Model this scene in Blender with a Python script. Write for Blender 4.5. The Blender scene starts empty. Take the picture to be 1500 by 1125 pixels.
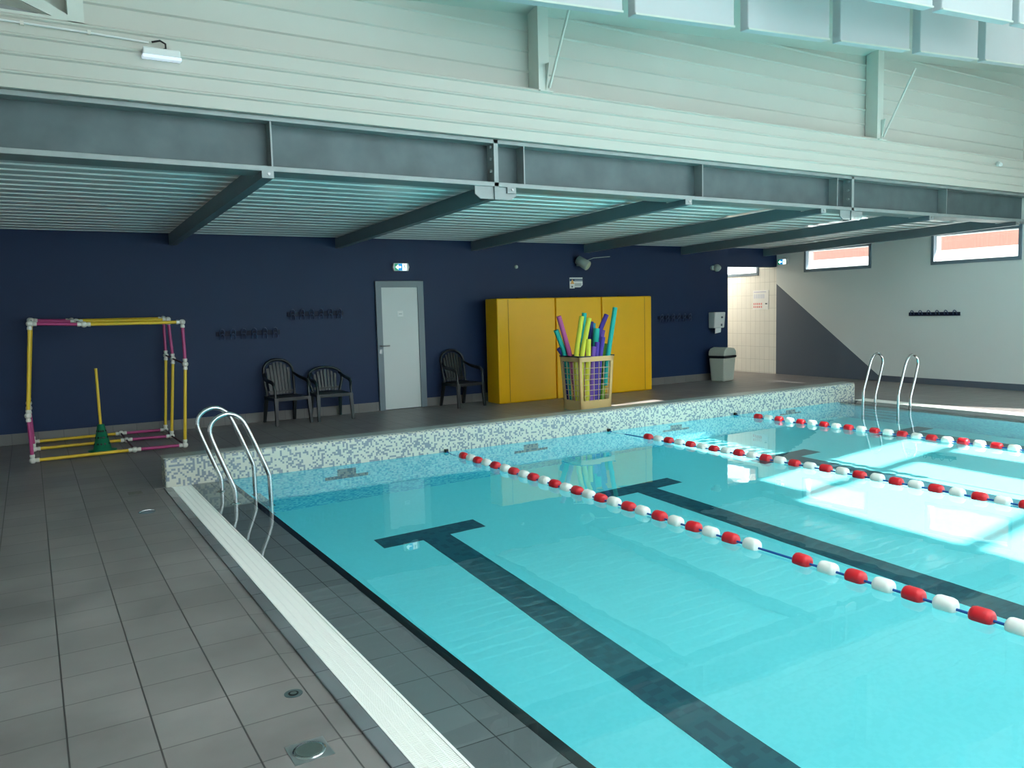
import bpy, math, random
from mathutils import Vector, Matrix
random.seed(7)
S = bpy.context.scene
COL = S.collection
PI = math.pi

# ------------------------------------------------------------------ helpers
def lin(c):
    return tuple(((v/255)/12.92 if v/255 <= .04045 else ((v/255+.055)/1.055)**2.4) for v in c)

class MB:
    def __init__(s): s.v = []; s.f = []; s.sm = []
    def add(s, vs, fs, smooth=False):
        b = len(s.v); s.v += [tuple(p) for p in vs]
        for f in fs: s.f.append(tuple(i+b for i in f)); s.sm.append(smooth)
        return s
    def hexa(s, p):      # 8 points: bottom 4 ccw, top 4 ccw
        return s.add(p, [(0,3,2,1),(4,5,6,7),(0,1,5,4),(1,2,6,5),(2,3,7,6),(3,0,4,7)])
    def box(s, x0, x1, y0, y1, z0, z1):
        return s.hexa([(x0,y0,z0),(x1,y0,z0),(x1,y1,z0),(x0,y1,z0),(x0,y0,z1),(x1,y0,z1),(x1,y1,z1),(x0,y1,z1)])
    def taper(s, a, b):  # a,b = (x0,x1,y0,y1,z)
        return s.hexa([(a[0],a[2],a[4]),(a[1],a[2],a[4]),(a[1],a[3],a[4]),(a[0],a[3],a[4]),(b[0],b[2],b[4]),(b[1],b[2],b[4]),(b[1],b[3],b[4]),(b[0],b[3],b[4])])
    def bar(s, p, q, w, h=None, up=(0,0,1)):   # rectangular bar from p to q
        h = h or w; p = Vector(p); q = Vector(q); d = (q-p).normalized(); u = Vector(up)
        if abs(d.dot(u)) > .98: u = Vector((0,1,0))
        r = d.cross(u).normalized()*w/2; t = r.cross(d).normalized()*h/2
        return s.hexa([p-r-t, p+r-t, q+r-t, q-r-t, p-r+t, p+r+t, q+r+t, q-r+t])
    def tube(s, pts, r, n=12, cap=True, hole=0):
        pts = [Vector(p) for p in pts]; m = len(pts)
        rs = r if isinstance(r, (list, tuple)) else [r]*m
        T = []
        for i in range(m):
            a = pts[max(i-1,0)]; b = pts[min(i+1,m-1)]; T.append((b-a).normalized())
        u = Vector((0,0,1)) if abs(T[0].z) < .9 else Vector((1,0,0))
        nrm = (u - T[0]*u.dot(T[0])).normalized(); vs = []; fs = []
        for i in range(m):
            nrm = (nrm - T[i]*nrm.dot(T[i])).normalized(); bn = T[i].cross(nrm)
            for k in range(n):
                a = 2*PI*k/n; vs.append(pts[i] + (nrm*math.cos(a)+bn*math.sin(a))*rs[i])
        for i in range(m-1):
            for k in range(n):
                a = i*n+k; b = i*n+(k+1)%n; fs.append((a,b,b+n,a+n))
        s.add(vs, fs, True)
        if cap:
            s.add(vs[:n], [tuple(range(n))[::-1]])
            if hole:
                c = pts[-1]; d = T[-1]; ring = vs[-n:]
                inner = [c+(Vector(v)-c)*hole for v in ring]; deep = [p-d*rs[-1] for p in inner]
                s.add(ring+inner+deep, [(k,(k+1)%n,n+(k+1)%n,n+k) for k in range(n)]+[(n+k,n+(k+1)%n,2*n+(k+1)%n,2*n+k) for k in range(n)]+[tuple(range(2*n,3*n))])
            else: s.add(vs[-n:], [tuple(range(n))])
        return s
    def lathe(s, prof, org=(0,0,0), axis='Z', n=20, smooth=True):
        o = Vector(org); vs = []; fs = []
        for (r, h) in prof:
            for k in range(n):
                a = 2*PI*k/n; c, d = r*math.cos(a), r*math.sin(a)
                p = {'Z': (c,d,h), 'X': (h,c,d), 'Y': (d,h,c)}[axis]
                vs.append(o+Vector(p))
        m = len(prof)
        for i in range(m-1):
            for k in range(n):
                a = i*n+k; b = i*n+(k+1)%n; fs.append((a,b,b+n,a+n))
        s.add(vs, fs, smooth)
        s.add(vs[:n], [tuple(range(n))[::-1]]); s.add(vs[-n:], [tuple(range(n))])
        return s
    def prism(s, prof, a, b, axis='X'):   # closed outline extruded; prof=(y,z) for X, (x,z) for Y, (x,y) for Z
        f = {'X': lambda p,t: (t,p[0],p[1]), 'Y': lambda p,t: (p[0],t,p[1]), 'Z': lambda p,t: (p[0],p[1],t)}[axis]
        n = len(prof); vs = [f(p,a) for p in prof]+[f(p,b) for p in prof]
        return s.add(vs, [tuple(range(n))[::-1], tuple(range(n,2*n))]+[(i,(i+1)%n,n+(i+1)%n,n+i) for i in range(n)])
    def grid(s, us, vs, holes, fn):    # slab of cells; fn(u,v)->(bottom point, top point)
        us = sorted(set(us+[h[0] for h in holes]+[h[1] for h in holes])); vs = sorted(set(vs+[h[2] for h in holes]+[h[3] for h in holes]))
        def inh(i, j):
            cu = (us[i]+us[i+1])/2; cv = (vs[j]+vs[j+1])/2
            return any(h[0] < cu < h[1] and h[2] < cv < h[3] for h in holes)
        for i in range(len(us)-1):
            for j in range(len(vs)-1):
                if inh(i, j): continue
                c = [fn(us[a], vs[b]) for a, b in ((i,j),(i+1,j),(i+1,j+1),(i,j+1))]
                s.hexa([p[0] for p in c]+[p[1] for p in c])
        return s
    def build(s, name, m, parent=None, bevel=0, seg=2):
        import bmesh
        me = bpy.data.meshes.new(name); me.from_pydata([tuple(p) for p in s.v], [], s.f)
        me.polygons.foreach_set('use_smooth', s.sm); me.materials.append(m)
        bm = bmesh.new(); bm.from_mesh(me)
        if bevel: bmesh.ops.remove_doubles(bm, verts=bm.verts, dist=1e-5)
        bmesh.ops.recalc_face_normals(bm, faces=bm.faces)
        if bevel:
            es = [e for e in bm.edges if len(e.link_faces) == 2 and e.calc_face_angle(0) > .5]
            bmesh.ops.bevel(bm, geom=es, offset=bevel, segments=seg, profile=.5, affect='EDGES')
        bm.to_mesh(me); bm.free(); me.update()
        o = bpy.data.objects.new(name, me); COL.objects.link(o)
        if parent: o.parent = parent
        return o

def empty(name, loc=(0,0,0), rz=0):
    o = bpy.data.objects.new(name, None); COL.objects.link(o); o.location = loc; o.rotation_euler = (0,0,rz); o.empty_display_size = .1
    return o
def tag(o, label=None, cat=None, group=None, kind=None):
    for k, v in (('label',label),('category',cat),('group',group),('kind',kind)):
        if v: o[k] = v
    return o
def copy_tree(o, parent=None):
    c = o.copy(); COL.objects.link(c); c.parent = parent
    for ch in [x for x in bpy.data.objects if x.parent == o]: copy_tree(ch, c)
    return c
def struct(name, mb, m, label=None, bevel=0):
    return tag(mb.build(name, m, None, bevel), label, None, None, 'structure')

# ------------------------------------------------------------------ materials
def new(name):
    m = bpy.data.materials.new(name); m.use_nodes = True; nt = m.node_tree
    return m, nt, nt.nodes['Principled BSDF'], nt.nodes['Material Output']
def N(nt, t, **k):
    n = nt.nodes.new(t)
    for a, b in k.items():
        if a.startswith('i_'): n.inputs[int(a[2:]) if a[2:].isdigit() else a[2:]].default_value = b
        else: setattr(n, a, b)
    return n
def mat(name, c, rough=.5, metal=0., var=.0, scale=4., bump=0., bscale=40., spec=.5, coat=0., stretch=None, emit=0.):
    m, nt, b, out = new(name); L = nt.links.new
    col = lin(c)+(1,)
    b.inputs['Base Color'].default_value = col; b.inputs['Roughness'].default_value = rough; b.inputs['Metallic'].default_value = metal
    b.inputs['Specular IOR Level'].default_value = spec; b.inputs['Coat Weight'].default_value = coat
    tc = N(nt, 'ShaderNodeTexCoord')
    vec = tc.outputs['Object']
    if stretch:
        mp = N(nt, 'ShaderNodeMapping'); mp.inputs['Scale'].default_value = stretch; L(vec, mp.inputs[0]); vec = mp.outputs[0]
    ns = N(nt, 'ShaderNodeTexNoise'); ns.inputs['Scale'].default_value = scale; ns.inputs['Detail'].default_value = 5; L(vec, ns.inputs['Vector'])
    mx = N(nt, 'ShaderNodeMix', data_type='RGBA'); L(ns.outputs['Fac'], mx.inputs['Factor'])
    mx.inputs[6].default_value = tuple(v*(1-var) for v in col[:3])+(1,); mx.inputs[7].default_value = tuple(min(1,v*(1+var)) for v in col[:3])+(1,)
    L(mx.outputs[2], b.inputs['Base Color'])
    if bump:
        n2 = N(nt, 'ShaderNodeTexNoise'); n2.inputs['Scale'].default_value = bscale; L(vec, n2.inputs['Vector'])
        bp = N(nt, 'ShaderNodeBump'); bp.inputs['Strength'].default_value = bump; bp.inputs['Distance'].default_value = .005
        L(n2.outputs['Fac'], bp.inputs['Height']); L(bp.outputs[0], b.inputs['Normal'])
    if emit:
        b.inputs['Emission Color'].default_value = col; b.inputs['Emission Strength'].default_value = emit
    return m

def grid_lines(nt, vec, sx, sy, ox, oy, w, ax=('X','Y')):
    """1 on the joints of a rectangular tile grid"""
    L = nt.links.new; sp = N(nt, 'ShaderNodeSeparateXYZ'); L(vec, sp.inputs[0]); res = []
    for a, s, o in ((ax[0],sx,ox),(ax[1],sy,oy)):
        m1 = N(nt, 'ShaderNodeMath', operation='SUBTRACT'); L(sp.outputs[a], m1.inputs[0]); m1.inputs[1].default_value = o
        m2 = N(nt, 'ShaderNodeMath', operation='PINGPONG'); L(m1.outputs[0], m2.inputs[0]); m2.inputs[1].default_value = s/2
        m3 = N(nt, 'ShaderNodeMath', operation='LESS_THAN'); L(m2.outputs[0], m3.inputs[0]); m3.inputs[1].default_value = w/2
        res.append(m3.outputs[0])
    return res

def tile_mat(name, c, cj, size=(.305,.305), off=(.018,.146), w=.006, rough=.4, ax=('X','Y'), var=.15, wcross=None, tilevar=.08, stain=None):
    m, nt, b, out = new(name); L = nt.links.new
    geo = N(nt, 'ShaderNodeNewGeometry'); vec = geo.outputs['Position']
    a, d = grid_lines(nt, vec, size[0], size[1], off[0], off[1], w, ax)
    # per tile tone
    mp = N(nt, 'ShaderNodeVectorMath', operation='SUBTRACT'); L(vec, mp.inputs[0])
    o3 = {'X':0,'Y':0,'Z':0}; o3[ax[0]] = off[0]; o3[ax[1]] = off[1]; mp.inputs[1].default_value = (o3['X'],o3['Y'],o3['Z'])
    dv = N(nt, 'ShaderNodeVectorMath', operation='DIVIDE'); L(mp.outputs[0], dv.inputs[0])
    s3 = {'X':99,'Y':99,'Z':99}; s3[ax[0]] = size[0]; s3[ax[1]] = size[1]; dv.inputs[1].default_value = (s3['X'],s3['Y'],s3['Z'])
    fl = N(nt, 'ShaderNodeVectorMath', operation='FLOOR'); L(dv.outputs[0], fl.inputs[0])
    wn = N(nt, 'ShaderNodeTexWhiteNoise', noise_dimensions='3D'); L(fl.outputs[0], wn.inputs['Vector'])
    ns = N(nt, 'ShaderNodeTexNoise'); ns.inputs['Scale'].default_value = 1.6; ns.inputs['Detail'].default_value = 6; L(vec, ns.inputs['Vector'])
    mr = N(nt, 'ShaderNodeMapRange'); L(ns.outputs['Fac'], mr.inputs[0]); mr.inputs[1].default_value = .3; mr.inputs[2].default_value = .7; mr.inputs[3].default_value = 1-var; mr.inputs[4].default_value = 1+var
    mr2 = N(nt, 'ShaderNodeMapRange'); L(wn.outputs['Value'], mr2.inputs[0]); mr2.inputs[3].default_value = 1-tilevar; mr2.inputs[4].default_value = 1+tilevar
    mu = N(nt, 'ShaderNodeMath', operation='MULTIPLY'); L(mr.outputs[0], mu.inputs[0]); L(mr2.outputs[0], mu.inputs[1])
    vs = N(nt, 'ShaderNodeVectorMath', operation='SCALE'); vs.inputs[0].default_value = lin(c); L(mu.outputs[0], vs.inputs['Scale'])
    mxf = N(nt, 'ShaderNodeMath', operation='MAXIMUM'); L(a, mxf.inputs[0])
    if wcross is not None:
        sc = N(nt, 'ShaderNodeMath', operation='MULTIPLY'); L(d, sc.inputs[0]); sc.inputs[1].default_value = wcross; L(sc.outputs[0], mxf.inputs[1])
    else: L(d, mxf.inputs[1])
    mx = N(nt, 'ShaderNodeMix', data_type='RGBA'); L(mxf.outputs[0], mx.inputs['Factor']); L(vs.outputs[0], mx.inputs[6]); mx.inputs[7].default_value = lin(cj)+(1,)
    L(mx.outputs[2], b.inputs['Base Color'])
    ra = N(nt, 'ShaderNodeMapRange'); L(ns.outputs['Fac'], ra.inputs[0]); ra.inputs[3].default_value = rough*.75; ra.inputs[4].default_value = rough*1.3; L(ra.outputs[0], b.inputs['Roughness'])
    bp = N(nt, 'ShaderNodeBump', invert=True); bp.inputs['Strength'].default_value = .4; bp.inputs['Distance'].default_value = .003; L(mxf.outputs[0], bp.inputs['Height']); L(bp.outputs[0], b.inputs['Normal'])
    return m

def mosaic_mat(name, ca, cb, frac, size=.025, rough=.25):
    m, nt, b, out = new(name); L = nt.links.new
    geo = N(nt, 'ShaderNodeNewGeometry')
    ad = N(nt, 'ShaderNodeVectorMath', operation='ADD'); L(geo.outputs['Position'], ad.inputs[0]); ad.inputs[1].default_value = (.0031,.0017,.0023)
    dv = N(nt, 'ShaderNodeVectorMath', operation='SCALE'); L(ad.outputs[0], dv.inputs[0]); dv.inputs['Scale'].default_value = 1/size
    fl = N(nt, 'ShaderNodeVectorMath', operation='FLOOR'); L(dv.outputs[0], fl.inputs[0])
    wn = N(nt, 'ShaderNodeTexWhiteNoise', noise_dimensions='3D'); L(fl.outputs[0], wn.inputs['Vector'])
    lt = N(nt, 'ShaderNodeMath', operation='LESS_THAN'); L(wn.outputs['Value'], lt.inputs[0]); lt.inputs[1].default_value = frac
    mx = N(nt, 'ShaderNodeMix', data_type='RGBA'); L(lt.outputs[0], mx.inputs['Factor']); mx.inputs[6].default_value = lin(ca)+(1,); mx.inputs[7].default_value = lin(cb)+(1,)
    L(mx.outputs[2], b.inputs['Base Color']); b.inputs['Roughness'].default_value = rough
    return m

M = {}
M['deck'] = tile_mat('deck_tiles', (128,122,120), (68,64,63), rough=.42, w=.007, wcross=.7, var=.24)
M['deck_back'] = tile_mat('back_deck_tiles', (112,112,112), (80,80,80), rough=.3, w=.005, wcross=.5, var=.12)
M['ledge'] = tile_mat('ledge_tiles', (128,132,134), (70,72,74), off=(1.444,.13), rough=.3, w=.006, var=.05)
M['curb'] = tile_mat('curb_tiles', (112,116,118), (75,76,78), size=(9,.305), off=(4,.146), rough=.22, w=.006)
M['black_tile'] = mat('black_nosing', (22,27,32), .3, var=.1)
M['mosaic'] = mosaic_mat('grey_white_mosaic', (198,199,186), (132,142,152), .38, size=.02)
M['cope'] = mat('coping_tiles', (150,156,152), .35, var=.12, scale=8)
M['pool'] = mosaic_mat('turquoise_pool_mosaic', (127,226,231), (124,224,229), .45, size=.025, rough=.5)
M['pool_wall'] = mosaic_mat('pool_wall_mosaic', (120,205,214), (80,176,200), .45, size=.025, rough=.5)
M['lane'] = mosaic_mat('dark_lane_mosaic', (34,84,96), (26,70,84), .4, size=.05, rough=.5)
M['navy'] = mat('navy_paint', (26,46,80), .5, spec=.25, var=.06, scale=2, bump=.04, bscale=200)
M['navy_rack'] = mat('navy_plastic', (18,28,54), .5, spec=.2); M['navy_hook'] = mat('navy_hook_plastic', (48,68,104), .3)
M['white_panel'] = mat('white_sandwich_panel', (194,193,184), .38, var=.02, scale=3)
M['white_upper'] = mat('white_upper_panel', (198,199,191), .45, var=.03, scale=2)
M['corr'] = mat('white_corrugated_steel', (246,248,244), .3, var=.02, spec=1., coat=.6)
M['baffle'] = mat('white_baffle_fabric', (200,201,204), .8, var=.02)
M['paint_steel'] = mat('white_painted_steel', (208,212,204), .4, var=.03)
M['galv'] = mat('galvanised_steel', (84,98,101), .5, metal=.35, var=.42, scale=3.2, bump=.05)
M['galv_dark'] = mat('grey_primed_steel', (100,114,122), .5, metal=.0, var=.12, scale=3)
M['galv_light'] = mat('zinc_edge', (142,150,150), .45, metal=.3, var=.15, scale=8)
M['bolt'] = mat('bolt_zinc', (175,178,178), .35, metal=.8)
M['chrome'] = mat('polished_stainless', (196,198,200), .16, metal=1.)
M['grate'] = mat('white_grating_plastic', (250,248,242), .35)
M['gutter'] = mat('gutter_dark', (60,62,62), .6)
M['base_tile'] = tile_mat('skirting_tiles', (112,110,108), (80,80,80), size=(.305,9), off=(.018,-3), ax=('X','Z'), w=.005, rough=.4, var=.1)
M['tile_white'] = tile_mat('white_wall_tiles', (238,236,228), (205,203,196), size=(.14,.3), off=(.1,.02), ax=('Y','Z'), w=.007, rough=.18, var=.03, tilevar=.02)
M['black_plastic'] = mat('dark_green_plastic', (22,28,30), .3, var=.1)
M['green_plastic'] = mat('bottle_green_plastic', (18,36,36), .3, var=.1)
M['yellow_mat'] = mat('yellow_vinyl', (246,182,10), .38, spec=.35, var=.05, scale=3, bump=.25, bscale=5)
M['seam'] = mat('ochre_piping', (176,126,22), .5)
M['red'] = mat('red_float_plastic', (216,28,40), .35)
M['whitef'] = mat('white_float_plastic', (236,234,226), .4)
M['rope'] = mat('blue_rope', (20,84,160), .6, bump=.3, bscale=300)
M['yel_tube'] = mat('yellow_pipe', (226,186,44), .35, var=.06)
M['pink_tube'] = mat('pink_pipe', (176,58,116), .35, var=.06)
M['maroon'] = mat('dark_pink_pipe', (84,30,48), .5)
M['joint'] = mat('white_pipe_joint', (222,218,208), .4)
M['cone'] = mat('green_cone_plastic', (16,112,78), .4)
M['dark'] = mat('black_rubber', (16,17,19), .6)
M['beige'] = mat('beige_crate_plastic', (236,202,138), .45, var=.06)
M['wire'] = mat('pale_grid', (214,190,150), .45)
for n, c in dict(n_teal=(42,190,176), n_pink=(202,98,160), n_yellow=(234,232,78), n_violet=(92,70,180), n_navy=(52,56,140), n_green=(140,200,70), n_cyan=(80,180,200), n_purple=(130,90,190), n_magenta=(214,110,180)).items():
    M[n] = mat('foam_'+n[2:], c, .75, bump=.2, bscale=120)
M['white_plastic'] = mat('white_plastic', (222,224,222), .35)
M['grey_plastic'] = mat('pale_grey_plastic', (176,184,176), .4, var=.04)
M['lens'] = mat('beige_lens', (196,198,168), .4)
M['bin'] = mat('bin_grey_plastic', (186,192,180), .4, var=.04)
M['bag'] = mat('black_bag', (20,26,34), .35)
M['door'] = mat('white_door_leaf', (206,212,210), .35, var=.02)
M['door_frame'] = mat('grey_door_frame', (112,126,134), .4)
M['alu'] = mat('brushed_aluminium', (150,152,152), .35, metal=.7)
M['win_frame'] = mat('blue_grey_window_frame', (112,130,142), .4)
M['reveal'] = mat('white_reveal', (226,226,224), .5)
M['sign_green'] = mat('sign_green', (0,118,84), .4, emit=.9)
M['sign_blue'] = mat('sign_teal_blue', (0,118,176), .4, emit=1.0)
M['sign_white'] = mat('sign_white', (235,250,250), .4, emit=1.2)
M['paper'] = mat('white_paper', (240,240,238), .6)
M['ink'] = mat('grey_ink', (90,98,108), .6)
M['blue_ink'] = mat('dark_blue_ink', (34,70,104), .5)
M['red_ink'] = mat('pale_red_ink', (222,130,126), .6)
M['lilac_ink'] = mat('lilac_ink', (150,146,200), .6)
M['orange'] = mat('orange_triangle', (232,170,90), .5)
M['lamp_on'] = mat('lamp_diffuser', (230,236,250), .4, emit=.3)
M['timber'] = mat('orange_timber_boards', (160,112,98), .6, var=.25, scale=2, stretch=(1,12,1))
M['render_out'] = mat('outside_render', (235,235,232), .8)
M['ground_out'] = mat('outside_paving', (190,190,184), .8)
M['drain'] = mat('drain_lid', (96,108,104), .35, metal=.5)
M['hall_wall'] = mat('pale_hall_wall', (216,218,212), .5, var=.03)
M['lilac_lino'] = M['hall_wall']

# right wall: pale paint with the slate triangle and skirting painted on it
def right_wall_mat():
    m, nt, b, out = new('right_wall_paint'); L = nt.links.new
    geo = N(nt, 'ShaderNodeNewGeometry'); sp = N(nt, 'ShaderNodeSeparateXYZ'); L(geo.outputs['Position'], sp.inputs[0])
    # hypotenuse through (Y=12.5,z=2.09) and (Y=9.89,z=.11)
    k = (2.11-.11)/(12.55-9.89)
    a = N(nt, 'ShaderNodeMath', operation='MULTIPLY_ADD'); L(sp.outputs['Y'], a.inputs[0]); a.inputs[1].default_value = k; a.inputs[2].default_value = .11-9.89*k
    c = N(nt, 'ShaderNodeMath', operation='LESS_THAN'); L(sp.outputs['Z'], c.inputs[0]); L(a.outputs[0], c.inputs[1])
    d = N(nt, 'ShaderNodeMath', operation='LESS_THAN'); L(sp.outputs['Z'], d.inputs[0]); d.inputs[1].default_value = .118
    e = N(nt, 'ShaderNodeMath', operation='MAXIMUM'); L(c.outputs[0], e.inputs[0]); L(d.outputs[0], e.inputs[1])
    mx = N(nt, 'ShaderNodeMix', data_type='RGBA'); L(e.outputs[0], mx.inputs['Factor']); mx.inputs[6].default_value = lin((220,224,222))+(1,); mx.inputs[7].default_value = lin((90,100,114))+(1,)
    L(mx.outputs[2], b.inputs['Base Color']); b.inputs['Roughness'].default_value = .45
    return m
M['right_wall'] = right_wall_mat()

def glass_mat():
    m, nt, b, out = new('window_glass'); L = nt.links.new; nt.nodes.remove(b)
    t = N(nt, 'ShaderNodeBsdfTransparent'); t.inputs[0].default_value = (.95,.97,.97,1)
    g = N(nt, 'ShaderNodeBsdfGlossy'); g.inputs['Roughness'].default_value = .02
    x = N(nt, 'ShaderNodeMixShader'); x.inputs[0].default_value = .04; L(t.outputs[0], x.inputs[1]); L(g.outputs[0], x.inputs[2]); L(x.outputs[0], out.inputs['Surface'])
    return m
M['glass'] = glass_mat()
def opal_mat():
    m, nt, b, out = new('opal_fill_panel'); L = nt.links.new; nt.nodes.remove(b)  # translucent sheet for the roof panels added as pool fill
    t = N(nt, 'ShaderNodeBsdfTranslucent'); t.inputs[0].default_value = (.85,.88,.9,1)
    g = N(nt, 'ShaderNodeBsdfDiffuse'); g.inputs[0].default_value = (.8,.8,.8,1)
    x = N(nt, 'ShaderNodeMixShader'); x.inputs[0].default_value = .12; L(t.outputs[0], x.inputs[1]); L(g.outputs[0], x.inputs[2]); L(x.outputs[0], out.inputs['Surface'])
    return m
M['opal'] = opal_mat()
def water_mat():
    m, nt, b, out = new('still_water'); L = nt.links.new; nt.nodes.remove(b)
    g = N(nt, 'ShaderNodeBsdfGlass'); g.inputs['IOR'].default_value = 1.333; g.inputs['Roughness'].default_value = 0; g.inputs[0].default_value = (.95,1,1,1)
    geo = N(nt, 'ShaderNodeNewGeometry')
    ns = N(nt, 'ShaderNodeTexNoise'); ns.inputs['Scale'].default_value = 2.2; ns.inputs['Detail'].default_value = 2; L(geo.outputs['Position'], ns.inputs['Vector'])
    bp = N(nt, 'ShaderNodeBump'); bp.inputs['Strength'].default_value = .05; bp.inputs['Distance'].default_value = .02; L(ns.outputs['Fac'], bp.inputs['Height']); L(bp.outputs[0], g.inputs['Normal'])
    L(g.outputs[0], out.inputs['Surface'])
    return m
M['water'] = water_mat()

# ------------------------------------------------------------------ the setting
RW = 14.75; BW = 12.5; FW = -11.0; LW = -4.0
PX0, PX1, PY0, PY1, PD = 1.60, 11.31, -8.0, 8.27, -1.6
# deck
mb = MB()
mb.box(LW, .925, FW, BW, -.25, 0)
mb.hexa([(.925,FW,-.25),(1.02,FW,-.25),(1.02,8.27,-.25),(.925,8.27,-.25),(.925,FW,0),(1.02,FW,-.012),(1.02,8.27,-.012),(.925,8.27,0)])
mb.box(.925, RW, 8.50, BW, -.25, 0); mb.box(.925,1.04,8.27,8.50,-.25,0); mb.box(11.70,RW,8.27,8.50,-.25,0)
mb.box(11.98, RW, FW, 8.27, -.25, 0); mb.box(1.02, 11.98, FW, PY0-.1, -.25, 0); mb.box(13.18, RW, BW, 15.2, -.25, 0)
struct('floor', mb, M['deck'], 'dark grey square-tiled pool deck')
struct('trim_1', MB().box(1.02,1.09,PY0-.1,8.27,-.25,.0), M['curb'], 'glossy grey stone curb beside the white grating', .004)
# tiled ledges under a film of water
for nm, a, b_, lab in (('trim_2',1.27,PX0,'grey tiled overflow ledge on the left pool edge'),('trim_3',PX1,11.64,'grey tiled overflow ledge on the right pool edge')):
    za, zb = (-.004,-.02) if a < 5 else (-.02,-.004)
    struct(nm, MB().hexa([(a,PY0,-.3),(b_,PY0,-.3),(b_,PY1,-.3),(a,PY1,-.3),(a,PY0,za),(b_,PY0,zb),(b_,PY1,zb),(a,PY1,za)]), M['ledge'], lab)
struct('trim_4', MB().box(PX0-.012,PX0+.042,PY0,PY1,-.07,-.016), M['black_tile'], 'black nosing strip along the left pool edge')
struct('trim_5', MB().box(PX1-.042,PX1+.012,PY0,PY1,-.07,-.016), M['black_tile'], 'black nosing strip along the right pool edge')
# basin
mb = MB(); mb.box(PX0-.05,PX1+.05,PY0-.1,PY1+.1,PD-.2,PD)
basin = struct('pool_basin', mb, M['pool'], 'turquoise mosaic pool bottom')
mb = MB(); mb.box(PX0-.2,PX0,PY0,PY1,PD,-.02); mb.box(PX1,PX1+.2,PY0,PY1,PD,-.02); mb.box(PX0-.2,PX1+.2,PY0-.2,PY0,PD,-.0); mb.box(PX0-.2,PX1+.2,PY1,PY1+.2,PD,-.02)
bwall = struct('pool_wall', mb, M['pool_wall'], 'pale turquoise mosaic pool side walls')
recv = [basin, bwall]
# lane lines and targets
mk = []
for i, cx in enumerate((3.165,5.765,8.2,10.75)):
    mb = MB(); mb.box(cx-.14,cx+.14,PY0+.5,6.68,PD,PD+.004); mb.box(cx-.53,cx+.53,6.66,6.92,PD,PD+.0045)
    o = tag(mb.build('lane_line', M['lane']), 'dark T-ended lane line on the pool bottom, %s from the left' % ('first','second','third','fourth')[i], 'lane marking', 'lane lines on the pool bottom'); mk.append(o)
for i, cx in enumerate((2.87,5.27,7.70,10.1)):
    mb = MB(); mb.box(cx-.245,cx+.245,PY1-.004,PY1,-.66,-.52); mb.box(cx-.105,cx+.105,PY1-.004,PY1,-.52,-.2)
    o = tag(mb.build('wall_target', M['lane']), 'dark mosaic turning target below the water on the far pool wall, %s from the left' % ('first','second','third','fourth')[i], 'lane marking', 'turning targets on the far wall'); mk.append(o)
recv += mk
# water
w = MB(); w.add([(1.27,PY0,0),(11.64,PY0,0),(11.64,PY1,0),(1.27,PY1,0)], [(0,1,2,3)], True)
water = tag(w.build('pool_water', M['water']), 'still clear pool water filling the turquoise basin', 'water', None, 'stuff')
# overflow channels with slatted grating
def grating(x0, x1, y0, y1, pitch, name, label):
    t = tag(empty(name, ((x0+x1)/2,y0,0)), label, 'grating')
    o = Vector(t.location)
    mb = MB(); y = y0
    while y < y1-pitch*.5:
        mb.box(x0-o.x+.004, x1-o.x-.014, y-o.y, y-o.y+pitch*.68, -.012, -.002); y += pitch
    mb.build('slats', M['grate'], t)
    mb = MB(); mb.box(x0-o.x,x0-o.x+.01,0,y1-y0,-.02,0); mb.box(x1-o.x-.012,x1-o.x,0,y1-y0,-.02,0)
    for k in (.26,.5,.74): mb.box(x0-o.x+(x1-x0)*k-.003, x0-o.x+(x1-x0)*k+.003, 0, y1-y0, -.016, -.0015)
    mb.build('side_rail', M['grate'], t)
grating(1.09,1.27,-1.0,PY1,.0115,'overflow_grating','white slatted overflow grating running along the left pool edge')
grating(11.64,11.98,-1.0,PY1,.03,'overflow_grating','white slatted overflow grating along the far right pool edge')
mb = MB(); mb.box(1.09,1.27,PY0,PY1,-.2,-.1); mb.box(11.64,11.98,PY0,PY1,-.2,-.1); struct('trim_6', mb, M['gutter'], 'dark gutter below the gratings')
# parapet at the far pool end
mb = MB(); mb.prism([(8.27,-.02),(8.27,.258),(8.285,.276),(8.52,.276),(8.52,-.02)], 1.04, 11.70)
struct('pool_end_parapet', mb, M['mosaic'], 'low grey and white mosaic parapet across the far end of the pool', .018)
struct('trim_7', MB().box(1.035,11.705,8.29,8.53,.276,.285), M['cope'], 'grey coping tiles on the mosaic parapet', .003)
# back wall, lintel and corridor
mb = MB(); mb.box(LW,13.18,BW,BW+.2,0,2.92); mb.box(13.18,RW,BW,BW+.2,2.455,2.92)
struct('wall_back', mb, M['navy'], 'matt navy blue back wall')
mb = MB(); mb.box(LW,4.95,BW-.012,BW,0,.148); mb.box(5.83,13.18,BW-.012,BW,0,.148)
struct('baseboard_back', mb, M['base_tile'], 'grey tiled skirting under the navy wall')
mb = MB(); mb.box(12.98,13.18,BW+.2,15.2,0,2.9); mb.box(12.98,RW,15.2,15.35,0,2.9)
struct('wall_corridor', mb, M['tile_white'], 'white tiled corridor wall')
struct('ceiling_corridor', MB().box(12.98,RW+.2,BW+.2,15.35,2.9,3.0), M['hall_wall'])
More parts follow.
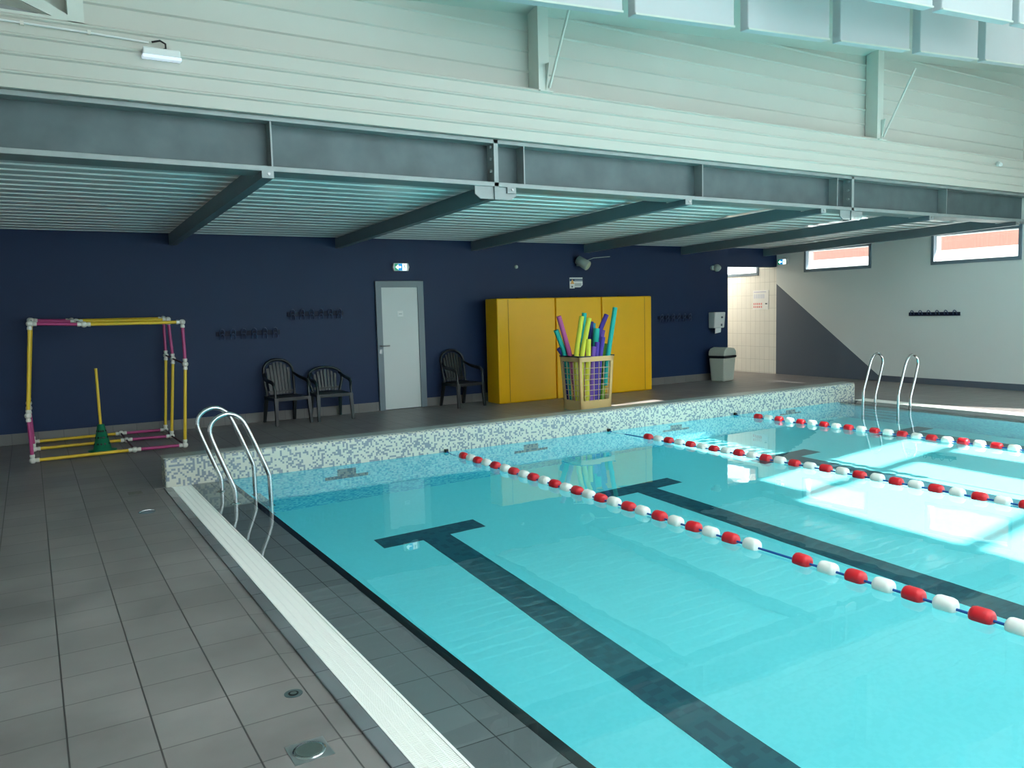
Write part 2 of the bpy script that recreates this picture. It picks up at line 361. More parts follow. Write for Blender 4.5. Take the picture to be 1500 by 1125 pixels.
# right wall with three high windows, lower part below the low roof
WN = [(10.14,11.69,2.345,2.765), (7.27,8.80,2.33,2.835), (13.06,14.5,2.34,2.78)]
def wallx(x0, x1):
    return lambda u, v: ((x0,u,v),(x1,u,v))
mb = MB().grid([6.6,BW], [0,3.35], [WN[0],WN[1]], wallx(RW,RW+.22)); struct('wall_right', mb, M['right_wall'], 'pale right-hand wall with painted slate triangle')
mb = MB().grid([BW,15.2], [0,3.0], [WN[2]], wallx(RW,RW+.22)); struct('wall_right_corridor', mb, M['tile_white'], 'white tiled wall beyond the opening')
for i, (a, b_, c, d) in enumerate(WN):
    t = empty('window_%d' % (i+1), (RW,(a+b_)/2,(c+d)/2)); t['kind'] = 'structure'; o = Vector(t.location)
    mb = MB()
    for (p, q, r, s) in ((a-.04,b_+.04,c-.05,c+.012),(a-.04,b_+.04,d-.012,d+.05),(a-.04,a+.012,c,d),(b_-.012,b_+.04,c,d)):
        mb.box(-.025,.06,p-o.y,q-o.y,r-o.z,s-o.z)
    mb.build('frame', M['win_frame'], t)
    mb = MB()
    for (p, q, r, s) in ((a,b_,c,c+.02),(a,b_,d-.02,d),(a,a+.02,c,d),(b_-.02,b_,c,d)): mb.box(.06,.2,p-o.y,q-o.y,r-o.z,s-o.z)
    mb.build('reveal', M['reveal'], t)
    mb = MB(); mb.box(.15,.156,a+.02-o.y,b_-.02-o.y,c+.02-o.z,d-.02-o.z); mb.build('pane', M['glass'], t)
# big glazing out of view: right wall towards the viewer, front wall, left wall
ROOF = lambda x, y: 5.0+.065*x if y <= 4.5 else (5.0+.065*x)*(1-(y-4.5)/2.8)+(4.41+.065*x)*((y-4.5)/2.8)
RWH = [(-10.5,-7.2,.15,2.7),(-7.0,-3.8,.15,2.7),(-3.6,-.4,.15,2.7),(-.2,1.2,.15,2.7),(-10.5,-6.2,3.0,5.4),(-6.0,1.0,3.0,5.8)]
mb = MB().grid([FW,6.6], [0,6.1], RWH, wallx(RW,RW+.22)); mb.box(RW,RW+.22,6.6,7.4,3.35,6.1)
struct('wall_right_glazed', mb, M['hall_wall'])
for i, (a, b_, c, d) in enumerate(RWH):
    t = MB(); t.box(RW+.1,RW+.106,a,b_,c,d); o = t.build('window_%d' % (10+i), M['glass']); o['kind'] = 'structure'
FH = [(x, x+2.6, .15, 4.6) for x in (-1.0,1.8,4.6,7.4,10.2)]
mb = MB().grid([LW,RW], [0,6.1], FH, lambda u, v: ((u,FW,v),(u,FW-.22,v))); struct('wall_front', mb, M['hall_wall'])
for i, (a, b_, c, d) in enumerate(FH):
    t = MB(); t.box(a,b_,FW-.106,FW-.1,c,d); o = t.build('window_%d' % (20+i), M['glass']); o['kind'] = 'structure'
struct('wall_left', MB().box(LW-.2,LW,FW,BW+.2,0,6.0), M['hall_wall'])

# roof with rooflights, plus opal panels added to brighten the pool
SKY = [(10.75,14.15,-2.48,-1.76)]
for (x0, x1) in ((10.40,12.97),(13.75,14.70)):
    for (a, b_) in ((-4.34,-2.53),(-6.22,-4.39),(-8.10,-6.27)): SKY.append((x0,x1,a,b_))
SKY.append((11.35,12.15,-1.25,.6)); SKY.append((11.45,12.65,2.75,3.57))
OPAL_FILL = [(1.8,3.6,-6.5,3.6),(5.0,6.8,-6.5,3.6),(8.2,10.0,-6.5,2.4)]  # unseen panels, added to bring more diffuse daylight onto the pool bottom
mb = MB().grid([LW,RW+.2], [FW,4.5], SKY+OPAL_FILL, lambda u, v: ((u,v,ROOF(u,v)),(u,v,ROOF(u,v)+.12)))
mb.grid([LW,RW+.2], [4.5,7.3], [], lambda u, v: ((u,v,ROOF(u,v)),(u,v,ROOF(u,v)+.12)))
struct('ceiling', mb, M['white_upper'], 'white panelled hall roof')
for i, h in enumerate(SKY):
    mb = MB(); z = lambda x: ROOF(x,0)+.05
    mb.hexa([(h[0],h[2],z(h[0])),(h[1],h[2],z(h[1])),(h[1],h[3],z(h[1])),(h[0],h[3],z(h[0])),(h[0],h[2],z(h[0])+.006),(h[1],h[2],z(h[1])+.006),(h[1],h[3],z(h[1])+.006),(h[0],h[3],z(h[0])+.006)])
    o = mb.build('window_%d' % (30+i), M['glass']); o['kind'] = 'structure'
for i, h in enumerate(OPAL_FILL):
    mb = MB(); z = lambda x: ROOF(x,0)+.05
    mb.hexa([(h[0],h[2],z(h[0])),(h[1],h[2],z(h[1])),(h[1],h[3],z(h[1])),(h[0],h[3],z(h[0])),(h[0],h[2],z(h[0])+.01),(h[1],h[2],z(h[1])+.01),(h[1],h[3],z(h[1])+.01),(h[0],h[3],z(h[0])+.01)])
    o = mb.build('window_%d' % (50+i), M['opal']); o['kind'] = 'structure'  # added fill panel, numbered along with the windows
# low corrugated ceiling over the back deck
prof = []; y = 7.45; zf = lambda y: 3.035-(y-7.0)*(3.035-2.865)/5.5
while y < BW+.2:
    for dy, dz in ((0,0),(.17,0),(.185,.022),(.235,.022)): prof.append((y+dy, zf(y+dy)+dz))
    y += .25
mb = MB(); n = len(prof); vs = [(LW,p[0],p[1]) for p in prof]+[(RW,p[0],p[1]) for p in prof]+[(LW,p[0],p[1]+.09) for p in prof]+[(RW,p[0],p[1]+.09) for p in prof]
fs = [(i,i+1,n+i+1,n+i) for i in range(n-1)]+[(2*n+i,3*n+i,3*n+i+1,2*n+i+1) for i in range(n-1)]+[(0,n,3*n,2*n),(n-1,3*n-1,4*n-1,2*n-1)]
mb.add(vs, fs); struct('ceiling_low', mb, M['corr'], 'white corrugated steel ceiling over the back deck')
struct('roof_slab', MB().box(LW,RW+.2,7.43,BW+.2,3.2,3.3), M['hall_wall'])
# white cladding band above the girder and the upper panels behind it
def ribbed(y0, z0, z1, n, depth, gap):
    """outline facing -Y with n raised beads between z0 and z1"""
    pts = [(y0,z0)]; st = (z1-z0)/n
    for k in range(n):
        a = z0+k*st
        pts += [(y0,a+st*.80),(y0-depth,a+st*.86),(y0-depth,a+st*.93),(y0+gap,a+st*.97)] if gap else [(y0,a+st*.72),(y0-depth,a+st*.80),(y0-depth,a+st*.88),(y0,a+st*.96)]
    pts.append((y0,z1)); return pts
pr = ribbed(7.07,3.375,3.915,4,.018,0); pr += [(7.26,3.955),(7.26,3.375)]
struct('trim_8', MB().prism(pr, LW, RW), M['white_panel'], 'white ribbed cladding band above the steel girder')
pr = ribbed(7.27,3.965,5.6,8,.02,.004); pr += [(7.4,5.6),(7.4,3.965)]
struct('wall_upper', MB().prism(pr, LW, RW), M['white_upper'], 'white ribbed panels high above the girder')
struct('trim_9', MB().box(LW,RW,7.262,7.275,3.945,3.972), M['alu'], 'thin dark joint above the cladding band')

# ------------------------------------------------------------------ steelwork
g = tag(empty('steel_girder', (0,7.27,2.9)), 'long galvanised steel girder spanning above the pool end', 'beam')
mb = MB(); mb.box(LW,RW,-.15,.15,0,.045); mb.box(LW,RW,-.15,.15,.43,.472); mb.build('flanges', M['galv_light'], g, .004)
MB().box(LW,RW,-.01,.01,.045,.43).build('web', M['galv'], g)
for x in (1.92,4.53,7.08,9.62,12.25): MB().box(x,x+.014,-.145,-.01,.045,.43).build('stiffener', M['galv_light'], g)
for x, sgn in ((4.17,-1),(9.93,-1)):
    p = MB().box(x,x+.05,-.15,-.01,-.13,.47).build('splice_plate', M['galv_light'], g)
    mb = MB().prism([(x-.22,0),(x+.27,0),(x+.27,-.08),(x+.20,-.125),(x-.16,-.125),(x-.22,-.08)], -.13, -.115, 'Y'); mb.build('gusset', M['galv_light'], g)
    for k in range(5):
        MB().lathe([(.016,0),(.016,.022),(.008,.024)], (x-.024,-.10,-.08+k*.12), 'X', 6, False).build('bolt', M['bolt'], g)
def purlin(x, label):
    t = tag(empty('roof_joist', (x,7.13,2.84)), label, 'beam', 'grey joists under the low ceiling')
    L_, dz = 5.37, -.145
    k = dz/L_; mm = MB()
    def pc(x0, x1, y0, y1, z0, z1): mm.hexa([(x0,y0,z0+k*y0),(x1,y0,z0+k*y0),(x1,y1,z0+k*y1),(x0,y1,z0+k*y1),(x0,y0,z1+k*y0),(x1,y0,z1+k*y0),(x1,y1,z1+k*y1),(x0,y1,z1+k*y1)])
    pc(-.1,0,0,L_,0,.01); pc(-.1,-.09,0,.33,.01,.062); pc(-.1,-.09,.33,L_,.01,.152); pc(-.1,0,.33,L_,.152,.160)
    mm.build('channel', M['galv_dark'], t)
    e = MB().box(-.1,.004,-.012,0,0,.062).build('end_plate', M['galv_light'], t)
    MB().lathe([(.012,0),(.012,.01)], (-.04,-.022,.035), 'Y', 8).build('bolt', M['bolt'], e)
for i, x in enumerate((1.93,4.42,6.90,9.38,11.90,14.40)):
    purlin(x, 'grey steel joist under the corrugated ceiling, %s from the left' % ('first','second','third','fourth','fifth','sixth')[i])
def column(x, ztop, label, rx):
    t = tag(empty('steel_column', (x,7.15,3.9)), label, 'column', 'white columns above the girder')
    h = ztop-3.9
    mb = MB(); mb.box(-.065,.065,-.08,-.068,0,h); mb.box(-.065,.065,.098,.11,0,h); mb.box(-.065,-.057,-.068,.098,0,h); mb.build('post', M['paint_steel'], t)
    MB().hexa([(-.03,-.075,.0),(.05,-.075,.0),(.05,-.07,.0),(-.03,-.07,.0),(-.03,-.12,.42),(.05,-.12,.42),(.05,-.07,.42),(-.03,-.07,.42)])
    br = MB().tube([(.06,-.09,.04),(.06,-.09-.40*rx,.04+.72*rx)], .014, 8).build('brace', M['paint_steel'], t)
    MB().prism([(-.085,0),(-.085,.28),(-.13-.02,.28)], .02, .03, 'X').build('gusset', M['paint_steel'], t)
    MB().box(-.08,.08,-.13,.11,-.012,0).build('foot_plate', M['paint_steel'], t)
column(4.77, ROOF(4.77,7.15), 'white steel column with slanting brace, left of the hanging baffles', 1.15)
column(10.47, ROOF(10.47,7.15), 'white steel column with slanting brace, at the right under the baffles', 1.15)
t = tag(empty('steel_column', (.48,7.15,3.9)), 'white steel column with diagonal plates in the top left corner', 'column', 'white columns above the girder')
MB().box(-.055,.055,-.08,.1,0,.5).build('post', M['paint_steel'], t)
MB().box(-1.2,-.055,-.075,-.055,-.0,.035).build('chord', M['paint_steel'], t)
MB().prism([(-.055,.035),(-.055,.06),(-.62,.36),(-.62,.22),(-.16,.035)], -.075, -.06, 'Y').build('gusset', M['paint_steel'], t)
MB().bar((-.25,.02,.04),(-1.2,.02,.16),.03,.05).build('brace', M['alu'], t)
# hanging acoustic baffles
bf = 0; ords = ('first','second','third','fourth','fifth','sixth','seventh','eighth')
def baffle(x0, x1, y, h, label, grp):
    t = tag(empty('acoustic_baffle', (x0,y,0)), label, 'baffle', grp); z = lambda x: 4.055+.0655*x
    mb = MB(); w = x1-x0
    mb.hexa([(0,0,z(x0)),(w,0,z(x1)),(w,.11,z(x1)),(0,.11,z(x0)),(0,0,z(x0)+h),(w,0,z(x1)+h),(w,.11,z(x1)+h),(0,.11,z(x0)+h)])
    mb.build('panel', M['baffle'], t, .012)
    mb = MB(); mb.hexa([(.0,-.012,z(x0)-.004),(w,-.012,z(x1)-.004),(w,.0,z(x1)-.004),(.0,.0,z(x0)-.004),(.0,-.012,z(x0)+.014),(w,-.012,z(x1)+.014),(w,.0,z(x1)+.014),(.0,.0,z(x0)+.014)]); mb.build('edge_strip', M['paint_steel'], t)
    for q in (.25,w-.25): MB().tube([(q,.055,z(x0)+h-.01+q*.0655),(q,.055,ROOF(x0+q,y)+.0)], .006, 6).build('hanger', M['alu'], t)
for i, (a, b_) in enumerate(((3.60,4.95),(5.10,6.42),(6.62,7.93),(8.12,9.44),(9.66,10.95),(11.13,12.45),(12.62,13.95))):
    baffle(a, b_, 6.0, .62, 'white hanging acoustic baffle, %s from the left in the lower row' % ords[i], 'lower row of hanging baffles')
for i, (a, b_) in enumerate(((6.72,8.06),(8.22,9.58),(9.72,11.08))):
    baffle(a, b_, 4.88, .80, 'white hanging acoustic baffle, %s from the left in the upper row' % ords[i], 'upper row of hanging baffles')
# bulkhead lamp with conduit
t = tag(empty('bulkhead_lamp', (1.065,7.058,3.735)), 'small lit emergency lamp on the white cladding, top left', 'lamp')
MB().box(-.14,.14,-.06,.0,-.01,.05).build('housing', M['white_plastic'], t, .012)
MB().prism([(-.065,-.035),(-.065,-.008),(0,-.008),(0,-.035)], -.145, .145).build('diffuser', M['lamp_on'], t, .006)
t = tag(MB().tube([(LW+.1,7.05,3.86),(.12,7.05,3.845),(.55,7.05,3.84),(.98,7.05,3.83)], .008, 8).build('conduit', M['white_plastic']), 'thin white conduit running to the emergency lamp', 'conduit')
for x in (.12,.56): MB().box(x-.012,x+.012,7.035,7.07,3.828,3.856).build('clip', M['joint'], t)
tag(MB().tube([(1.0,7.045,3.835),(1.06,7.03,3.85),(1.10,7.03,3.83),(1.10,7.03,3.795),(1.07,7.035,3.78)], .008, 8).build('cable', M['dark']), 'short black cable looping into the emergency lamp', 'cable')
t = tag(empty('ceiling_camera', (13.55,7.058,3.78)), 'small white camera on the cladding at the far right', 'camera')
MB().lathe([(.04,0),(.04,-.03)], (0,0,0), 'Y', 14).build('base', M['white_plastic'], t); MB().tube([(0,-.03,0),(-.10,-.10,-.03)], .03, 12).build('body', M['white_plastic'], t)

# ------------------------------------------------------------------ things on the back wall
YB = BW
t = empty('door_1', (5.39,YB,0)); t['kind'] = 'structure'
mb = MB(); mb.box(-.435,-.335,-.05,0,0,2.165); mb.box(.325,.435,-.05,0,0,2.165); mb.box(-.335,.325,-.05,0,2.06,2.165); mb.build('door_frame', M['door_frame'], t, .004)
MB().box(-.335,.325,-.03,-.002,.01,2.06).build('door_leaf', M['door'], t)
h = MB().tube([(-.385,-.06,1.09),(-.385,-.10,1.09),(-.24,-.10,1.09)], .011, 8).build('door_handle', M['alu'], t)
MB().box(-.405,-.365,-.056,-.05,.96,1.03).build('lock_plate', M['alu'], t)
o = MB().box(-.052,.05,-.034,-.03,1.57,1.665).build('door_sign', M['paper'], t)
MB().box(-.03,.03,-.036,-.034,1.61,1.617).build('lettering', M['ink'], o)
def exit_sign(loc, rz, label, w=.30):
    t = tag(empty('exit_sign', loc, rz), label, 'sign')
    MB().prism([(-w/2+.02,-.065),(w/2-.02,-.065),(w/2,0),(w/2-.02,.065),(-w/2+.02,.065),(-w/2,0)], -.05, 0, 'Y').build('housing', M['white_plastic'], t, .004)
    MB().box(-.115,-.055,-.054,-.05,-.055,.055).build('left_panel', M['sign_green'], t)
    MB().box(-.055,.02,-.054,-.05,-.055,.055).build('centre_panel', M['sign_blue'], t)
    MB().box(.02,.10,-.054,-.05,-.055,.055).build('right_panel', M['sign_white'], t)
    mb = MB(); mb.prism([(-.105,0),(-.055,-.042),(-.055,-.014),(-.005,-.014),(-.005,.014),(-.055,.014),(-.055,.042)], -.057, -.054, 'Y'); mb.build('arrow', M['sign_white'], t)
    mb = MB(); mb.lathe([(.009,-.057),(.009,-.0545)], (.052,0,.036), 'Y', 10); mb.bar((.055,-.056,.024),(.066,-.056,-.006),.003,.014,(1,0,0)); mb.bar((.066,-.056,-.004),(.082,-.056,-.034),.003,.008,(1,0,0)); mb.bar((.064,-.056,-.004),(.044,-.056,-.026),.003,.008,(1,0,0)); mb.bar((.042,-.056,.012),(.078,-.056,.016),.003,.007,(1,0,0)); mb.build('running_figure', M['sign_green'], t)
exit_sign((5.43,YB,2.398), 0, 'lit emergency exit sign with left arrow above the white door')
exit_sign((RW,12.30,2.56), -PI/2, 'small lit emergency exit sign on the pale right wall beside the lintel')
# warning notice
t = tag(empty('warning_sign', (9.08,YB,2.12)), 'small white notice with orange triangle on the navy wall above the yellow mats', 'sign')
MB().prism([(-.155,-.105),(-.04,-.105),(-.04,-.085),(.10,-.085),(.15,-.04),(.15,.10),(-.155,.10)], -.008, 0, 'Y').build('board', M['paper'], t)
mb = MB(); mb.box(-.155,.15,-.010,-.008,.032,.078); mb.build('header_band', M['blue_ink'], t)
MB().box(-.04,.148,-.012,-.010,.050,.056).build('header_line', M['paper'], t)
MB().prism([(-.14,-.02),(-.05,-.02),(-.095,.072)], -.013, -.010, 'Y').build('warning_triangle', M['orange'], t)
mb = MB()
for z in (-.012,-.028,-.044,-.060): mb.box(-.04,.12,-.010,-.008,z-.003,z+.003)
mb.lathe([(.018,-.0105),(.018,-.008)], (-.10,0,-.072), 'Y', 12); mb.build('text_lines', M['ink'], t)
# loudspeaker
t = tag(empty('wall_speaker', (9.19,YB,2.46)), 'pale cylindrical loudspeaker angled down on the navy wall', 'speaker')
d = Vector((.42,-.75,-.52)).normalized(); c = Vector((-.06,-.12,.05))
MB().tube([c-d*.10, c-d*.09, c+d*.15, c+d*.16], [.05,.085,.095,.088], 20).build('body', M['grey_plastic'], t)
MB().tube([c+d*.158, c+d*.165], .082, 20).build('grille', M['lens'], t)
MB().box(-.10,-.02,-.03,0,-.02,.06).build('bracket', M['grey_plastic'], t)
tag(MB().tube([(9.25,YB-.015,2.52),(9.5,YB-.015,2.60),(9.9,YB-.015,2.63)], .007, 6).build('speaker_cable', M['grey_plastic']), 'thin cable rising right of the loudspeaker', 'cable')
t = tag(empty('wall_sensor', (7.73,YB,2.417)), 'tiny grey sensor on the navy wall above the yellow mats', 'sensor')
MB().lathe([(.035,0),(.033,-.02),(.02,-.03)], (0,0,0), 'Y', 14).build('body', M['grey_plastic'], t)
t = tag(empty('dome_camera', (12.78,YB,2.42)), 'pale grey dome camera on the navy wall near the corridor opening', 'camera')
MB().lathe([(.05,0),(.05,-.05)], (-.08,0,0), 'Y', 14).build('bracket', M['grey_plastic'], t)
MB().lathe([(.012,-.16),(.05,-.145),(.075,-.10),(.078,-.05),(.05,-.03)], (0,0,0), 'Y', 18).build('dome', M['grey_plastic'], t)
# towel dispenser
t = tag(empty('towel_dispenser', (12.75,YB,1.30)), 'white paper towel dispenser on the navy wall above the bin', 'dispenser')
MB().taper((-.155,.155,-.17,0,-.17),(-.16,.16,-.20,0,.17)).build('cover', M['white_plastic'], t, .02, 3)
MB().prism([(-.09,-.29),(.08,-.265),(.09,-.17),(-.08,-.17)], -.13, -.127, 'Y').build('paper_sheet', M['paper'], t)
mb = MB(); mb.lathe([(.022,-.208),(.022,-.19)], (.05,0,.06), 'Y', 12); mb.build('window_hole', M['ink'], t)
mb = MB(); mb.box(.03,.07,-.19,-.181,-.13,-.08); mb.build('button', M['ink'], t)
# pedal bin
t = tag(empty('litter_bin', (12.66,12.16,0), .22), 'pale grey plastic bin with black bag rim beside the opening', 'bin')
MB().taper((-.20,.20,-.16,.16,0),(-.235,.235,-.19,.19,.50)).build('body', M['bin'], t, .035, 3)
MB().taper((-.245,.245,-.20,.20,.495),(-.25,.25,-.205,.205,.55)).build('bag_rim', M['bag'], t, .02)
mb = MB().prism([(-.25,.55),(.25,.55),(.235,.64),(.17,.70),(-.05,.725),(-.17,.70),(-.235,.64)], -.195, .195, 'Y'); mb.build('lid', M['bin'], t, .02, 2)
MB().prism([(.0,.722),(.17,.704),(.23,.65),(.224,.644),(.165,.696),(.0,.714)], -.14, .14, 'Y').build('swing_flap', M['grey_plastic'], t)
# coat racks
def rack(loc, rz, w, n, two, m, label):
    t = tag(empty('hook_rack', loc, rz), label, 'coat rack')
    MB().box(-w/2,w/2,-.022,0,-.035,.035).build('rail', m, t, .005)
    for k in range(n):
        x = -w/2+w*(k+.5)/n
        for zz in ((.0,-.075) if two else (.0,)):
            pts = [(x-.032,-.03,zz-.01),(x-.034,-.045,zz+.03),(x-.02,-.055,zz+.06),(x,-.06,zz+.072),(x+.02,-.055,zz+.06),(x+.034,-.045,zz+.03),(x+.032,-.03,zz-.01)]
            MB().tube(pts, .0085, 8).build('hook', M['navy_hook'], t)
rack((2.88,YB,1.385), .0, .95, 6, True, M['navy_rack'], 'navy six-hook coat rack, lower of the two left of the door')
rack((3.94,YB,1.655), .0, .91, 6, True, M['navy_rack'], 'navy six-hook coat rack, higher one nearest the door')
rack((11.62,YB,1.39), .0, .95, 6, True, M['navy_rack'], 'navy six-hook coat rack between yellow mats and dispenser')
rack((RW,8.76,1.355), -PI/2, 1.0, 6, False, M['navy_rack'], 'dark blue hook rack on the pale right wall')
# poster beyond the opening
t = tag(empty('poster', (RW-.004,12.95,1.69)), 'white notice board with faint coloured rows on the corridor tiles', 'poster')
MB().box(-.008,0,-.235,.235,-.20,.25).build('sheet', M['paper'], t)
mb = MB(); mb.box(-.010,-.008,-.16,.20,.205,.215); mb.build('heading', M['lilac_ink'], t)
mb = MB()
for k in range(6): mb.box(-.010,-.008,.20-k*.055-.035,.20-k*.055,.06,.16)
mb.build('picture_row', M['lilac_ink'] if False else mat('faint_blue', (214,218,230), .6), t)
mb = MB()
for k in range(5):
    for z in (-.07,-.14): mb.box(-.010,-.008,.21-k*.055-.03,.21-k*.055,z-.02,z+.025)
mb.build('red_row', M['red_ink'], t)
mb = MB(); mb.box(-.012,-.010,-.22,-.12,-.17,-.02); mb.build('small_note', M['paper'], t); MB().box(-.013,-.012,-.20,-.14,-.08,-.05).build('note_mark', M['ink'], t)

# ------------------------------------------------------------------ monobloc chairs
def chair(loc, rz, high, m, label):
    t = tag(empty('garden_armchair', loc, rz), label, 'chair', 'dark plastic armchairs along the navy wall')
    w = .25; top = .96 if high else .80
    mb = MB(); n = 9
    for i in range(n-1):    # dished seat, strips front to back
        y0, y1 = -.27+.5*i/(n-1), -.27+.5*(i+1)/(n-1)
        z = lambda y: .425-.02*math.cos((y+.02)*5) - (.018 if y < -.25 else 0)
        mb.hexa([(-w,y0,z(y0)-.012),(w,y0,z(y0)-.012),(w*.94,y1,z(y1)-.012),(-w*.94,y1,z(y1)-.012),(-w,y0,z(y0)),(w,y0,z(y0)),(w*.94,y1,z(y1)),(-w*.94,y1,z(y1))])
    mb.box(-w,w,-.285,-.265,.365,.415); mb.box(-w-.01,-w+.01,-.27,.22,.365,.41); mb.box(w-.01,w+.01,-.27,.22,.365,.41)
    mb.build('seat', m, t)
    mb = MB(); arch = []
    rr = .235 if high else .27
    for k in range(13):
        a = PI*k/12; x = rr*math.cos(a)*-1; zz = (top-.20)+.20*math.sin(a)**.8 if high else (top-.16)+.16*math.sin(a)**.8
        arch.append((x, .20+(zz-.42)*.22, zz))
    lo = [(-.215,.20,.42),(-rr*.98,.24,.58)] ; hi = [(rr*.98,.24,.58),(.215,.20,.42)]
    path = lo+arch+hi
    mb.tube(path, .021, 8)
    for k in range(7):
        x = -.165+.055*k; zt = top-.04-.14*(abs(x)/rr)**2*1.3
        mb.bar((x*.9,.20,.43),(x,.20+(zt-.42)*.22,zt),   .042 if high else .034, .010, (0,1,0))
    mb.bar((-.2,.208,.47),(.2,.208,.47),.012,.03); mb.build('backrest', m, t)
    for s in (-1,1):
        zr = .70 if high else .66
        MB().tube([(s*.225,.25,zr+.05),(s*.27,.14,zr-.01),(s*.285,0,zr-.035),(s*.28,-.16,zr-.05),(s*.268,-.235,zr-.085),(s*.262,-.25,zr-.17),(s*.262,-.262,.40)], [.018,.024,.028,.028,.024,.02,.018], 8).build('armrest', m, t)
    for s in (-1,1):
        MB().taper((s*.27-.02,s*.27+.02,-.31,-.27,0),(s*.255-.03,s*.255+.03,-.285,-.24,.41)).build('leg', m, t, .004)
        MB().taper((s*.24-.02,s*.24+.02,.29,.33,0),(s*.225-.03,s*.225+.03,.19,.235,.42)).build('leg', m, t, .004)
chair((3.30,12.12,0), .10, True, M['black_plastic'], 'dark high-backed plastic armchair, left one of the pair left of the door')
chair((4.00,12.14,0), -.05, False, M['green_plastic'], 'dark green low-backed plastic armchair nearest the left side of the door')
chair((6.34,12.13,0), .12, True, M['black_plastic'], 'dark high-backed plastic armchair between door and yellow mats')

# ------------------------------------------------------------------ yellow mats
for x0, x1, sx, lab in ((6.93,8.145,.22,'yellow foam mat, leftmost of three standing against the navy wall'),(8.165,9.19,None,'yellow foam mat, middle of three behind the noodle crate'),(9.21,10.42,1.03,'yellow foam mat, rightmost of three standing against the navy wall')):
    t = tag(empty('foam_mat', (x0,11.86,0)), lab, 'mat', 'yellow mats against the navy wall'); w = x1-x0
    MB().box(0,w,0,.42,.0,1.835).build('cover', M['yellow_mat'], t, .022, 3)
    if sx: MB().box(sx-.004,sx+.004,-.006,.004,.02,1.815).build('seam', M['seam'], t)
    MB().box(w*.42,w*.58,.15,.19,1.833,1.852).build('handle', M['dark'], t)
# ------------------------------------------------------------------ crate with pool noodles
t = tag(empty('noodle_crate', (7.70,10.34,0)), 'tall beige slatted crate full of coloured pool noodles', 'crate')
bx, by, tx, ty, H = .30, .23, .345, .265, .865
def lerp(a, b, k): return a+(b-a)*k
def pt(sx, sy, k): return (sx*lerp(bx,tx,k), sy*lerp(by,ty,k), H*k)
mb = MB(); mb.taper((-bx,bx,-by,by,0),(-bx-.004,bx+.004,-by-.004,by+.004,.02)); mb.build('base', M['beige'], t)
for sx, sy in ((-1,-1),(1,-1),(1,1),(-1,1)):
    mb = MB(); k0, k1 = 0., 1.
    for (dx, dy) in ((.05,.012),(.012,.045)):
        a = pt(sx,sy,k0); b_ = pt(sx,sy,k1); ax = sorted((a[0],a[0]-sx*dx)); ay = sorted((a[1],a[1]-sy*dy)); bx2 = sorted((b_[0],b_[0]-sx*dx)); by2 = sorted((b_[1],b_[1]-sy*dy))
        mb.taper((ax[0],ax[1],ay[0],ay[1],a[2]),(bx2[0],bx2[1],by2[0],by2[1],b_[2]))
    mb.build('corner_post', M['beige'], t)
def face(side):
    # returns function (u in -1..1,k)->point on that face
    if side in (0,2):
        s = -1 if side == 0 else 1
        return lambda u, k: Vector((u*lerp(bx,tx,k), s*lerp(by,ty,k), H*k))
    s = -1 if side == 1 else 1
    return lambda u, k: Vector((s*lerp(bx,tx,k), u*lerp(by,ty,k), H*k))
for side in range(4):
    f = face(side); up = (0,0,1)
    th = .012
    for (k0, k1) in ((.0,.19),(.91,1.0)):
        mb = MB()
        p = [f(-1,k0),f(1,k0),f(1,k1),f(-1,k1)]; inn = Vector((0,1,0)) if side == 0 else Vector((0,-1,0)) if side == 2 else Vector((1,0,0)) if side == 1 else Vector((-1,0,0))
        mb.hexa([p[0],p[1],p[1]+inn*th,p[0]+inn*th,p[3],p[2],p[2]+inn*th,p[3]+inn*th])
        mb.build('side_board', M['beige'], t)
    mb = MB(); nu = 7 if side in (0,2) else 6
    for i in range(1,nu): u = -1+2*i/nu; mb.bar(f(u,.17),f(u,.90),.008,.008)
    for k in (.28,.38,.48,.58,.68,.79): mb.bar(f(-.8,k),f(.8,k),.008,.008)
    mb.build('wire_grid', M['wire'], t)
mb = MB(); mb.box(-tx-.008,-tx+.02,-ty-.008,ty+.008,H-.004,H+.016); mb.box(tx-.02,tx+.008,-ty-.008,ty+.008,H-.004,H+.016); mb.box(-tx,tx,ty-.02,ty+.008,H-.004,H+.016); mb.box(-tx,-tx+.22,-ty-.008,-ty+.012,H-.004,H+.014)
mb.build('rim', mat('dark_blue_rim', (44,48,66), .5), t)
